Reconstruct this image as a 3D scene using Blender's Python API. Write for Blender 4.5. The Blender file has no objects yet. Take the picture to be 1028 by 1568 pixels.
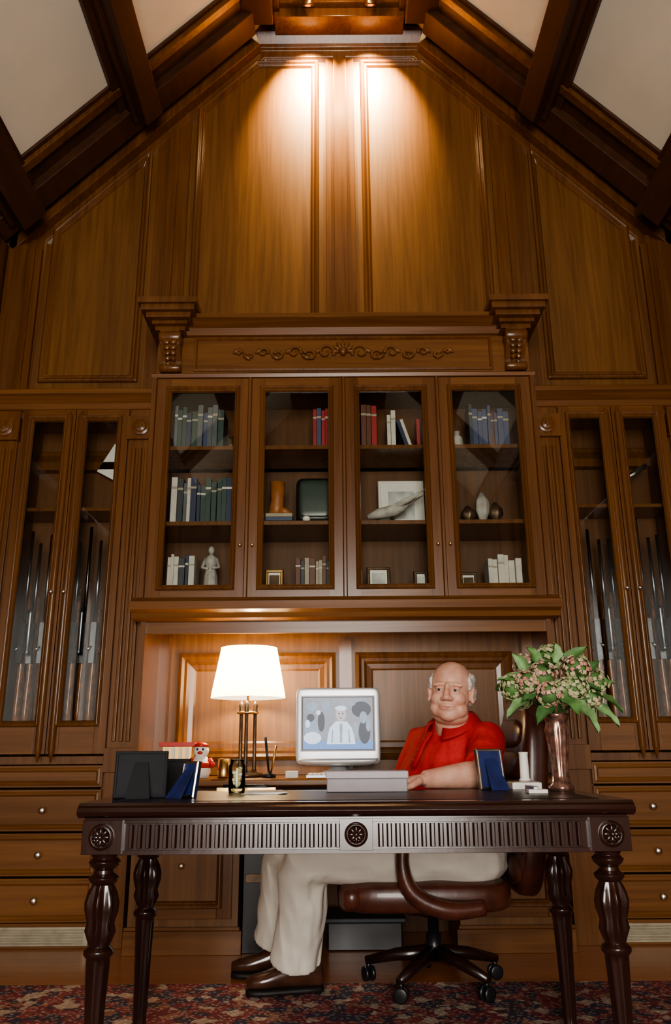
import bpy, bmesh, math, random
from mathutils import Vector, Matrix, noise
random.seed(7)
S=bpy.context.scene
COL=S.collection
# ------------------------------------------------------------------ materials
def nt(name):
    m=bpy.data.materials.new(name); m.use_nodes=True
    t=m.node_tree; t.nodes.clear()
    o=t.nodes.new('ShaderNodeOutputMaterial'); p=t.nodes.new('ShaderNodeBsdfPrincipled')
    t.links.new(p.outputs[0],o.inputs[0]); return m,t,p,o
def ramp(t,stops,interp='LINEAR'):
    r=t.nodes.new('ShaderNodeValToRGB'); e=r.color_ramp; e.interpolation=interp
    while len(e.elements)<len(stops): e.elements.new(.5)
    for i,(p,c) in enumerate(stops):
        e.elements[i].position=p; e.elements[i].color=(*c,1)
    return r
def coords(t,sc):
    c=t.nodes.new('ShaderNodeTexCoord'); m=t.nodes.new('ShaderNodeMapping')
    m.inputs['Scale'].default_value=sc; t.links.new(c.outputs['Object'],m.inputs['Vector']); return m
def wood(name,c1,c2,sc,rough=.38,coat=.06,bump=.05,spec=.35):
    m,t,p,o=nt(name); mp=coords(t,sc)
    n=t.nodes.new('ShaderNodeTexNoise'); n.inputs['Scale'].default_value=1; n.inputs['Detail'].default_value=6
    n.inputs['Distortion'].default_value=.6
    t.links.new(mp.outputs[0],n.inputs['Vector'])
    mp2=coords(t,tuple(s*.12 for s in sc)); n2=t.nodes.new('ShaderNodeTexNoise'); n2.inputs['Scale'].default_value=1
    t.links.new(mp2.outputs[0],n2.inputs['Vector'])
    ad=t.nodes.new('ShaderNodeMath'); ad.operation='ADD'
    mu=t.nodes.new('ShaderNodeMath'); mu.operation='MULTIPLY'; mu.inputs[1].default_value=.55
    mu2=t.nodes.new('ShaderNodeMath'); mu2.operation='MULTIPLY'; mu2.inputs[1].default_value=.45
    t.links.new(n.outputs[0],mu.inputs[0]); t.links.new(n2.outputs[0],mu2.inputs[0])
    t.links.new(mu.outputs[0],ad.inputs[0]); t.links.new(mu2.outputs[0],ad.inputs[1])
    r=ramp(t,[(.34,c1),(.66,c2)]); t.links.new(ad.outputs[0],r.inputs[0])
    t.links.new(r.outputs[0],p.inputs['Base Color'])
    p.inputs['Specular IOR Level'].default_value=spec
    p.inputs['Roughness'].default_value=rough; p.inputs['Coat Weight'].default_value=coat; p.inputs['Coat Roughness'].default_value=.2
    b=t.nodes.new('ShaderNodeBump'); b.inputs['Strength'].default_value=bump; b.inputs['Distance'].default_value=.01
    t.links.new(n.outputs[0],b.inputs['Height']); t.links.new(b.outputs[0],p.inputs['Normal'])
    return m
def mat(name,c,rough=.5,metal=0,var=.15,scale=20,coat=0,emit=None,estr=0,trans=0,bump=0):
    m,t,p,o=nt(name); mp=coords(t,(scale,)*3)
    n=t.nodes.new('ShaderNodeTexNoise'); n.inputs['Scale'].default_value=1; n.inputs['Detail'].default_value=3
    t.links.new(mp.outputs[0],n.inputs['Vector'])
    a=tuple(x*(1-var) for x in c); b=tuple(min(1,x*(1+var)) for x in c)
    r=ramp(t,[(.3,a),(.7,b)]); t.links.new(n.outputs[0],r.inputs[0]); t.links.new(r.outputs[0],p.inputs['Base Color'])
    p.inputs['Roughness'].default_value=rough; p.inputs['Metallic'].default_value=metal; p.inputs['Coat Weight'].default_value=coat
    if trans: p.inputs['Transmission Weight'].default_value=trans
    if emit: p.inputs['Emission Color'].default_value=(*emit,1); p.inputs['Emission Strength'].default_value=estr
    if bump:
        bb=t.nodes.new('ShaderNodeBump'); bb.inputs['Strength'].default_value=bump; bb.inputs['Distance'].default_value=.01
        t.links.new(n.outputs[0],bb.inputs['Height']); t.links.new(bb.outputs[0],p.inputs['Normal'])
    return m
WV=wood('oak_panel_vertical',(.115,.049,.013),(.215,.098,.029),(38,38,1.6))
WH=wood('oak_trim_horizontal',(.108,.043,.012),(.205,.088,.026),(1.6,38,38),rough=.3,coat=.12)
WT=wood('oak_trim_vertical',(.092,.036,.010),(.175,.073,.021),(38,38,1.6),rough=.27,coat=.22)
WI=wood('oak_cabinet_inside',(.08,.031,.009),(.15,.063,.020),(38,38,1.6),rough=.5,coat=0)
WB=wood('oak_beam_dark',(.045,.018,.007),(.085,.033,.013),(12,2,12),rough=.5,coat=.1)
DK=wood('mahogany_dark',(.014,.005,.004),(.035,.012,.008),(30,30,2),rough=.22,coat=.6,spec=.5)
DKH=wood('mahogany_dark_top',(.014,.005,.004),(.035,.012,.008),(2,30,30),rough=.18,coat=.7,spec=.5)
FL=wood('floor_oak',(.30,.105,.03),(.48,.19,.06),(1.2,22,8),rough=.28,coat=.4)
PLA=mat('ceiling_plaster',(.76,.71,.58),.9,var=.04,scale=3)
LEA=mat('leather_black_top',(.012,.010,.012),.35,var=.2)
BRS=mat('brass',(.75,.5,.2),.3,1,var=.1)
SIL=mat('knob_silver',(.8,.78,.72),.25,1,var=.05)
STE=mat('gun_steel',(.20,.21,.23),.25,1,var=.2)
STK=mat('gunstock_walnut',(.20,.075,.025),.3,var=.4,scale=30,coat=.4)
WHT=mat('paper_white',(.8,.78,.72),.6,var=.05)
BLK=mat('black_plastic',(.012,.012,.014),.35,var=.2)
def glassmat(name,tint=(1,1,1),rmin=.04):
    m=bpy.data.materials.new(name); m.use_nodes=True; t=m.node_tree; t.nodes.clear()
    o=t.nodes.new('ShaderNodeOutputMaterial'); mx=t.nodes.new('ShaderNodeMixShader')
    tr=t.nodes.new('ShaderNodeBsdfTransparent'); tr.inputs[0].default_value=(*tint,1)
    g=t.nodes.new('ShaderNodeBsdfGlossy'); g.inputs['Roughness'].default_value=.02
    f=t.nodes.new('ShaderNodeFresnel'); f.inputs[0].default_value=1.45
    t.links.new(f.outputs[0],mx.inputs[0]); t.links.new(tr.outputs[0],mx.inputs[1]); t.links.new(g.outputs[0],mx.inputs[2])
    t.links.new(mx.outputs[0],o.inputs[0]); return m
GL=glassmat('cabinet_glass',(.97,.98,.96)); 
# ------------------------------------------------------------------ mesh builder
class MB:
    def __init__(s): s.v=[];s.f=[];s.m=[];s.s=[];s.mats=[]
    def mi(s,m):
        if m not in s.mats: s.mats.append(m)
        return s.mats.index(m)
    def add(s,v,f,m,sm=False):
        o=len(s.v); s.v+= [Vector(x) for x in v]; k=s.mi(m)
        for q in f: s.f.append([i+o for i in q]); s.m.append(k); s.s.append(sm)
    def xf(s,i0,M):
        for i in range(i0,len(s.v)): s.v[i]=M@s.v[i]
    def box(s,x0,x1,y0,y1,z0,z1,m):
        x0,x1=min(x0,x1),max(x0,x1)
        s.add([(x0,y0,z0),(x1,y0,z0),(x1,y1,z0),(x0,y1,z0),(x0,y0,z1),(x1,y0,z1),(x1,y1,z1),(x0,y1,z1)],
              [(0,3,2,1),(4,5,6,7),(0,1,5,4),(1,2,6,5),(2,3,7,6),(3,0,4,7)],m)
    def prism(s,poly,ax,a0,a1,m,sm=False):
        def P(p,a):
            if ax=='x': return (a,p[0],p[1])
            if ax=='y': return (p[0],a,p[1])
            return (p[0],p[1],a)
        n=len(poly); v=[P(p,a0) for p in poly]+[P(p,a1) for p in poly]
        f=[tuple(range(n-1,-1,-1)),tuple(range(n,2*n))]
        s.add(v,f,m); o=len(s.v)-2*n; k=s.mi(m)
        for i in range(n):
            j=(i+1)%n; s.f.append([o+i,o+j,o+n+j,o+n+i]); s.m.append(k); s.s.append(sm)
    def lathe(s,prof,c,m,seg=24,n=0,ax='z',sm=True):
        v=[];f=[]; c=Vector(c)
        for p in prof:
            r,z=p[0],p[1]; a=p[2] if len(p)>2 else 0
            for i in range(seg):
                t=2*math.pi*i/seg; rr=r*(1+a*math.cos(n*t))
                q=Vector((rr*math.cos(t),rr*math.sin(t),z))
                if ax=='y': q=Vector((q.x,-q.z,q.y))
                if ax=='x': q=Vector((q.z,q.x,q.y))
                v.append(c+q)
        L=len(prof)
        for j in range(L-1):
            for i in range(seg):
                k=(i+1)%seg; f.append((j*seg+i,j*seg+k,(j+1)*seg+k,(j+1)*seg+i))
        f.append(tuple(range(seg-1,-1,-1))); f.append(tuple(range((L-1)*seg,L*seg)))
        s.add(v,f,m,sm)
    def loft(s,secs,m,seg=24,e=1.0,cap=True,sm=True):
        v=[];f=[]
        for c,u,w in secs:
            c,u,w=Vector(c),Vector(u),Vector(w)
            for i in range(seg):
                t=2*math.pi*i/seg; a,b=math.cos(t),math.sin(t)
                a=math.copysign(abs(a)**e,a); b=math.copysign(abs(b)**e,b); v.append(c+u*a+w*b)
        L=len(secs)
        for j in range(L-1):
            for i in range(seg):
                k=(i+1)%seg; f.append((j*seg+i,j*seg+k,(j+1)*seg+k,(j+1)*seg+i))
        if cap: f.append(tuple(range(seg-1,-1,-1))); f.append(tuple(range((L-1)*seg,L*seg)))
        s.add(v,f,m,sm)
    def tube(s,pts,rads,m,seg=10,sm=True,sub=0):
        pts=[Vector(p) for p in pts]
        if not hasattr(rads,'__len__'): rads=[rads]*len(pts)
        if sub:
            P=[];Rr=[]; n=len(pts)
            for i in range(n-1):
                p0,p1,p2,p3=pts[max(i-1,0)],pts[i],pts[i+1],pts[min(i+2,n-1)]
                for k in range(sub):
                    t=k/sub; P.append(.5*((2*p1)+(p2-p0)*t+(2*p0-5*p1+4*p2-p3)*t*t+(-p0+3*p1-3*p2+p3)*t**3)); Rr.append(rads[i]*(1-t)+rads[i+1]*t)
            P.append(pts[-1]); Rr.append(rads[-1]); pts,rads=P,Rr
        secs=[]; up=None
        for i,p in enumerate(pts):
            d=(pts[min(i+1,len(pts)-1)]-pts[max(i-1,0)]).normalized()
            if up is None:
                up=Vector((0,0,1)) if abs(d.z)<.9 else Vector((1,0,0))
            u=(up-d*up.dot(d)).normalized(); w=d.cross(u); up=u
            secs.append((p,u*rads[i],w*rads[i]))
        s.loft(secs,m,seg,sm=sm)
    def ell(s,c,r,m,e=1.0,R=None,seg=20,rings=12):
        c=Vector(c); v=[];f=[]
        if not hasattr(r,'__len__'): r=(r,r,r)
        def pw(x): return math.copysign(abs(x)**e,x)
        for j in range(rings+1):
            ph=-math.pi/2+math.pi*j/rings; ph=max(-1.5607,min(1.5607,ph))
            for i in range(seg):
                t=2*math.pi*i/seg
                q=Vector((r[0]*pw(math.cos(ph))*pw(math.cos(t)),r[1]*pw(math.cos(ph))*pw(math.sin(t)),r[2]*pw(math.sin(ph))))
                if R is not None: q=R@q
                v.append(c+q)
        for j in range(rings):
            for i in range(seg):
                k=(i+1)%seg; f.append((j*seg+i,j*seg+k,(j+1)*seg+k,(j+1)*seg+i))
        f.append(tuple(range(seg-1,-1,-1))); f.append(tuple(range(rings*seg,(rings+1)*seg)))
        s.add(v,f,m,True)
    def sweep(s,poly,y,prof,m):
        n=len(poly); A=sum(poly[i][0]*poly[(i+1)%n][1]-poly[(i+1)%n][0]*poly[i][1] for i in range(n))
        if A<0: poly=poly[::-1]
        P=[Vector(p) for p in poly]; v=[];f=[]
        for ins,out in prof:
            for i in range(n):
                d1=(P[i]-P[i-1]).normalized(); d2=(P[(i+1)%n]-P[i]).normalized()
                n1=Vector((-d1.y,d1.x)); n2=Vector((-d2.y,d2.x)); b=(n1+n2)/(1+n1.dot(n2))
                q=P[i]+b*ins; v.append((q.x,y-out,q.y))
        for j in range(len(prof)-1):
            for i in range(n):
                k=(i+1)%n; f.append((j*n+i,j*n+k,(j+1)*n+k,(j+1)*n+i))
        s.add(v,f,m)
    def mesh(s,name):
        me=bpy.data.meshes.new(name); me.from_pydata([tuple(x) for x in s.v],[],s.f)
        for m in s.mats: me.materials.append(m)
        me.polygons.foreach_set('material_index',s.m); me.polygons.foreach_set('use_smooth',s.s)
        bm=bmesh.new(); bm.from_mesh(me); bmesh.ops.recalc_face_normals(bm,faces=bm.faces); bm.to_mesh(me); bm.free(); me.update()
        return me
    def obj(s,name,bevel=0,parent=None,seg=2):
        o=bpy.data.objects.new(name,s.mesh(name)); COL.objects.link(o)
        if bevel:
            b=o.modifiers.new('bevel','BEVEL'); b.width=bevel; b.segments=seg; b.limit_method='ANGLE'; b.angle_limit=math.radians(40)
        if parent: o.parent=parent
        return o
def R4(ang,ax,c):
    c=Vector(c); return Matrix.Translation(c)@Matrix.Rotation(ang,4,ax)@Matrix.Translation(-c)
def rect(x0,x1,z0,z1):
    x0,x1=min(x0,x1),max(x0,x1); return [(x0,z0),(x1,z0),(x1,z1),(x0,z1)]
MOLD=[(0,0),(0,.022),(.012,.03),(.022,.024),(.03,.014),(.042,.016),(.05,.006),(.055,0)]
MOLDS=[(0,0),(0,.012),(.008,.018),(.016,.012),(.022,.008),(.03,.0)]
def door(b,x0,x1,z0,z1,y,st,br=None,tr=None,pane=True,mat_=None):
    x0,x1=min(x0,x1),max(x0,x1); br=br or st; tr=tr or st; th=.025
    b.box(x0,x0+st,y-th,y,z0,z1,WT); b.box(x1-st,x1,y-th,y,z0,z1,WT)
    b.box(x0+st,x1-st,y-th,y,z0,z0+br,WH); b.box(x0+st,x1-st,y-th,y,z1-tr,z1,WH)
    b.sweep(rect(x0+st-.026,x1-st+.026,z0+br-.026,z1-tr+.026),y-th,[(0,0),(.001,.012),(.006,.018),(.012,.014),(.016,.016),(.022,.008),(.028,.004),(.032,-.012)],WT)
    if pane: b.box(x0+st,x1-st,y-.014,y-.01,z0+br,z1-tr,GL)
    else: b.box(x0+st,x1-st,y-.012,y,z0+br,z1-tr,mat_ or WV)
def knob(b,x,y,z,m=SIL,r=.014):
    b.lathe([(.005,0),(.005,.012),(r,.017),(r,.023),(r*.5,.028)],(x,y,z),m,12,ax='y')
# ------------------------------------------------------------------ room shell
YW=4.6
b=MB()
b.prism([(-2.3,0),(2.3,0),(2.3,4.1),(.62,5.97),(-.62,5.97),(-2.3,4.1)],'y',YW,YW+.1,WV)
b.sweep([(-2.1,2.6),(2.1,2.6),(2.1,4.22),(.59,5.83),(-.59,5.83),(-2.1,4.22)],YW,
  [(-.08,0),(-.08,.10),(-.03,.10),(0,.075),(.03,.05),(.055,.045),(.07,.025),(.12,.022),(.13,.012),(.15,0)],WT)
for s in (-1,1):
    b.sweep([(s*.15,3.0),(s*.15,5.68),(s*.60,5.68),(s*1.0,5.25),(s*1.0,3.0)],YW,MOLD,WT)
    b.sweep([(s*1.30,3.14),(s*1.30,4.93),(s*1.93,4.26),(s*1.93,3.14)],YW,MOLD,WT)
    b.prism([(s*1.04,2.92),(s*1.26,2.92),(s*1.26,4.98),(s*1.04,5.2)],'y',YW-.02,YW,WT)
    b.prism([(s*1.12,2.92),(s*1.18,2.92),(s*1.18,5.04),(s*1.12,5.1)],'y',YW-.035,YW,WT)
    b.box(s*1.98,s*2.18,YW-.05,YW,2.93,4.1,WT); b.box(s*2.02,s*2.06,YW-.065,YW,2.93,4.1,WT)
b.box(-.10,.10,YW-.02,YW,3.0,5.7,WT); b.box(-.045,.045,YW-.045,YW,3.0,5.7,WT)
b.obj('wall_back',.003)
for s,nm in ((-1,'left'),(1,'right')):
    b=MB()
    b.box(s*2.2,s*2.3,-3,YW,0,4.15,WV)
    for k in range(9):
        y=4.1-k*.8
        b.box(s*2.17,s*2.2,y-.06,y+.06,.2,4.0,WT)
    b.box(s*2.16,s*2.2,-3,4.2,3.9,4.05,WB); b.box(s*2.16,s*2.2,-3,4.2,2.85,2.93,WH)
    b.obj('wall_'+nm,.004)
    b=MB(); b.box(s*2.17,s*2.198,-2.95,4.2,0,.16,WH); b.box(s*2.155,s*2.198,-2.95,4.2,.16,.185,WH); b.obj('baseboard_'+nm,.004)
b=MB(); b.box(-2.3,2.3,-3.1,4.7,-.1,0,FL)
b.obj('floor')
b=MB()
E=lambda s:Vector((2.06*s,4.24)); T=lambda s:Vector((.58*s,5.82))
b.box(-.75,.75,-3,YW+.1,5.96,6.05,WH)
tb=MB()
for s in (-1,1):
    u=(T(s)-E(s)).normalized(); n=Vector((-.7298*s,-.6836))
    def q(a,o): p=E(s)+u*a+n*o; return (p.x,p.y)
    b.prism([q(-.3,-.05),q(2.25,-.05),q(2.25,-.15),q(-.3,-.15)],'y',-3,YW+.1,PLA)
    for a,w,d in ((.0,.13,.17),(1.06,.10,.15)):
        tb.prism([q(a-w,-.05),q(a+w,-.05),q(a+w,d*.35),q(a-w,d*.35)],'y',-3,4.34,WB)
        tb.prism([q(a-w*.72,0),q(a+w*.72,0),q(a+w*.72,d),q(a-w*.72,d)],'y',-3,4.31,WB)
        tb.prism([q(a-w-.05,-.05),q(a+w+.05,-.05),q(a+w+.05,-.01),q(a-w-.05,-.01)],'y',-3,4.34,WB)
    tb.box(s*.46,s*.68,-3,4.36,5.76,5.96,WB); tb.box(s*.42,s*.46,-3,4.36,5.88,5.96,WB)
    tb.prism([q(-.2,-.05),q(2.12,-.05),q(2.12,-.03),q(-.2,-.03)],'y',4.05,4.6,WB)
    tb.prism([q(-.2,-.04),q(2.12,-.04),q(2.12,.0),q(-.2,.0)],'y',4.08,4.14,WT)
    tb.prism([q(-.2,-.04),q(2.12,-.04),q(2.12,.03),q(-.2,.03)],'y',4.26,4.44,WB)
    tb.prism([q(-.2,-.04),q(2.12,-.04),q(2.12,.06),q(-.2,.06)],'y',4.50,4.6,WT)
    for y0,y1 in ((2.3,2.55),(.5,.75),(-1.3,-1.05),(-2.99,-2.8)):
        tb.prism([q(-.2,-.05),q(2.12,-.05),q(2.12,.06),q(-.2,.06)],'y',y0,y1,WB)
        tb.prism([q(-.2,-.05),q(2.12,-.05),q(2.12,.0),q(-.2,.0)],'y',y0-.07,y1+.07,WB)
for y0,y1 in ((4.36,4.6),(2.3,2.55),(.5,.75),(-1.3,-1.05)):
    tb.box(-.46,.46,y0,y1,5.84,5.96,WT); tb.box(-.46,.46,y0-.05,y1,5.91,5.96,WT)
b.obj('ceiling'); tb.obj('trim_1',.005)
WX=1.0; WZ0=.25; WZ1=3.05
b=MB()
b.box(-2.3,-WX,-3.1,-3,0,6.05,WV); b.box(WX,2.3,-3.1,-3,0,6.05,WV)
b.box(-WX,WX,-3.1,-3,0,WZ0,WV); b.box(-WX,WX,-3.1,-3,WZ1,6.05,WV)
b.obj('wall_front')
b=MB()
for x in (-WX,-.37,.29,WX-.08): b.box(x,x+.08,-3.08,-3.0,WZ0,WZ1,WHT)
for z in (WZ0,1.2,2.1,WZ1-.08): b.box(-WX,WX,-3.07,-3.01,z,z+.08,WHT)
b.obj('window_1',.004)
# ------------------------------------------------------------------ rug
def rugmat():
    m,t,p,o=nt('persian_rug_wool'); mp=coords(t,(1,1,1))
    v=t.nodes.new('ShaderNodeTexVoronoi'); v.inputs['Scale'].default_value=22; v.distance='MANHATTAN'
    t.links.new(mp.outputs[0],v.inputs['Vector'])
    sp=t.nodes.new('ShaderNodeSeparateColor'); t.links.new(v.outputs['Color'],sp.inputs[0])
    r=ramp(t,[(0,(.20,.022,.022)),(.30,(.03,.027,.055)),(.5,(.27,.05,.04)),(.66,(.48,.37,.28)),(.78,(.05,.022,.025)),(.9,(.32,.14,.08))],'CONSTANT')
    t.links.new(sp.outputs[0],r.inputs[0])
    v2=t.nodes.new('ShaderNodeTexVoronoi'); v2.inputs['Scale'].default_value=55; v2.distance='CHEBYCHEV'
    t.links.new(mp.outputs[0],v2.inputs['Vector'])
    r2=ramp(t,[(0,(.55,.43,.35)),(.25,(.55,.45,.38)),(.32,(.02,.014,.025)),(1,(.12,.03,.035))]); t.links.new(v2.outputs['Distance'],r2.inputs[0])
    mx=t.nodes.new('ShaderNodeMix'); mx.data_type='RGBA'; mx.inputs[0].default_value=.36
    t.links.new(r.outputs[0],mx.inputs[6]); t.links.new(r2.outputs[0],mx.inputs[7])
    t.links.new(mx.outputs[2],p.inputs['Base Color']); p.inputs['Roughness'].default_value=.95
    return m
b=MB(); b.box(-2.0,2.0,-1.2,3.58,.001,.011,rugmat())
b.obj('persian_rug')
# ------------------------------------------------------------------ central bookcase
b=MB(); FY=4.15; BK=4.585
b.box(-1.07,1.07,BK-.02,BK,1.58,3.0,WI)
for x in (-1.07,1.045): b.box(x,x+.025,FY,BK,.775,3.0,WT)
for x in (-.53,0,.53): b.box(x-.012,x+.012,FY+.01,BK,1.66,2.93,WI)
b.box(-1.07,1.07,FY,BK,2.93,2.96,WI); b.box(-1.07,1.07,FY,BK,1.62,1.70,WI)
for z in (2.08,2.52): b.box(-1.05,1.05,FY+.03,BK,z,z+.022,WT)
for i,(a,c) in enumerate([(-1.055,-.53),(-.525,-.003),(.003,.525),(.53,1.055)]):
    door(b,a,c,1.67,2.93,FY,.08,.065,.075)
    knob(b,c-.03 if i%2==0 else a+.03,FY-.025,1.95,BRS,.009)
for x in (-.528,0,.528): b.prism([(x-.012,FY-.025),(x+.012,FY-.025),(x+.006,FY-.04),(x-.006,FY-.04)],'z',1.67,2.93,WT)
for x in (-1.07,1.07): b.prism([(x-.02,FY),(x+.02,FY),(x+.012,FY-.045),(x-.012,FY-.045)],'z',1.67,2.93,WT)
b.prism([(FY,1.55),(FY-.05,1.56),(FY-.06,1.585),(FY-.09,1.60),(FY-.10,1.64),(FY-.06,1.655),(FY-.04,1.67),(FY,1.67)],'x',-1.11,1.11,WH)
b.box(-1.07,1.07,FY,BK,1.55,1.62,WT)
b.box(-1.07,1.07,FY-.005,BK,2.96,3.28,WH)
b.sweep(rect(-.86,.86,2.985,3.20),FY-.005,[(0,0),(0,.010),(.012,.012),(.02,0)],WT)
b.prism([(FY,2.93),(FY-.035,2.935),(FY-.04,2.955),(FY-.01,2.975),(FY,2.98)],'x',-1.09,1.09,WH)
b.prism([(FY,3.20),(FY-.03,3.205),(FY-.05,3.24),(FY-.09,3.265),(FY-.11,3.275),(FY-.11,3.30),(FY-.07,3.305),(FY-.07,3.32),(BK,3.32),(BK,3.20)],'x',-.9,.9,WH)
for s in (-1,1):
    x=s*.985
    for w,y0,z0,z1 in ((.085,.10,3.20,3.225),(.10,.13,3.225,3.245),(.125,.17,3.245,3.275),(.15,.20,3.275,3.31),(.165,.22,3.31,3.345),(.12,.16,3.345,3.36)):
        b.box(x-w,x+w,FY-y0,BK,z0,z1,WT)
    prof=[]
    for k in range(13):
        t=k/12; prof.append((FY-.02-.085*(1-t)**1.2-.018*math.sin(t*math.pi*2),3.20-.24*t))
    prof=[(FY,3.20)]+prof+[(FY,2.96)]
    b.prism(prof,'x',x-.055,x+.055,WT)
    b.lathe([(.034,-.062),(.04,-.05),(.04,.05),(.034,.062)],(x,FY-.075,3.165),WT,18,ax='x')
    b.lathe([(.02,-.06),(.026,-.05),(.026,.05),(.02,.06)],(x,FY-.04,2.99),WT,14,ax='x')
    for k in range(5):
        z=3.13-.028*k; w=.04-.004*k
        b.ell((x-w*.5,FY-.095+k*.013,z),(w*.55,.014,.02),WT,R=Matrix.Rotation(.5,3,'Y'),seg=8,rings=6)
        b.ell((x+w*.5,FY-.095+k*.013,z),(w*.55,.014,.02),WT,R=Matrix.Rotation(-.5,3,'Y'),seg=8,rings=6)
def spiral(cx,cz,r,turn,a0,sg):
    pts=[]
    for k in range(22):
        t=k/21; a=a0+sg*turn*t; rr=r*(1-.8*t); pts.append((cx+rr*math.cos(a),FY-.018,cz+rr*math.sin(a)))
    return pts
for s in (-1,1):
    for cx,r,a0,sg in ((.10,.05,3.6,-1),(.19,.035,0.4,1),(.28,.04,3.4,-1),(.37,.028,.4,1),(.46,.03,3.4,-1),(.54,.02,.4,1),(.60,.017,3.4,-1)):
        pts=spiral(cx,3.09+(.01 if sg<0 else -.012),r,7.5,a0,sg)
        pts=[(s*p[0],p[1],p[2]) for p in pts]
        b.tube(pts,[.011*(1-.55*k/21) for k in range(22)],WH,6)
        b.ell((s*(cx+r*.8),FY-.015,3.09-.02*sg),(.028,.012,.012),WH,R=Matrix.Rotation(-s*.6*sg,3,'Y'),seg=8,rings=6)
for k in range(7):
    a=math.pi*(k/6); b.ell((.045*math.cos(a),FY-.02,3.10+.045*math.sin(a)),(.026,.014,.011),WH,R=Matrix.Rotation(-a,3,'Y'),seg=8,rings=6)
b.ell((0,FY-.025,3.10),(.02,.018,.026),WH,seg=10,rings=8)
b.box(-1.045,1.045,BK-.025,BK,.775,1.55,WV)
for s in (-1,1):
    b.sweep(rect(s*.055,s*.94,.85,1.43),BK-.025,[(0,0),(0,.02),(.02,.028),(.035,.018),(.05,.02),(.065,.008),(.09,.004),(.10,0)],WT)
    b.box(s*1.045,s*.985,BK-.10,BK-.025,.775,1.55,WT)
b.box(-.035,.035,BK-.04,BK-.025,.80,1.50,WT)
b.box(-1.045,1.045,FY+.02,FY+.05,1.49,1.55,WH)
b.obj('bookcase',.0022)
# ------------------------------------------------------------------ credenza
b=MB()
b.prism([(4.02,.735),(4.0,.742),(4.0,.762),(4.01,.772),(4.575,.772),(4.575,.735)],'x',-1.04,1.04,WH)
for s in (-1,1):
    b.box(s*.52,s*1.04,4.12,4.575,.0,.735,WV)
    b.box(s*.50,s*1.05,4.09,4.12,.0,.10,WH); b.box(s*.51,s*1.05,4.10,4.12,.10,.115,WH)
    door(b,s*.55,s*1.0,.15,.55,4.12,.07,pane=False)
    b.box(s*.55,s*1.0,4.10,4.12,.575,.715,WH); b.sweep(rect(s*.57,s*.98,.59,.70),4.10,MOLDS,WT)
    knob(b,s*.79,4.095,.38); knob(b,s*.79,4.095,.645)
b.box(-.52,.52,4.55,4.575,0,.735,WI)
b.obj('credenza',.003)
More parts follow.
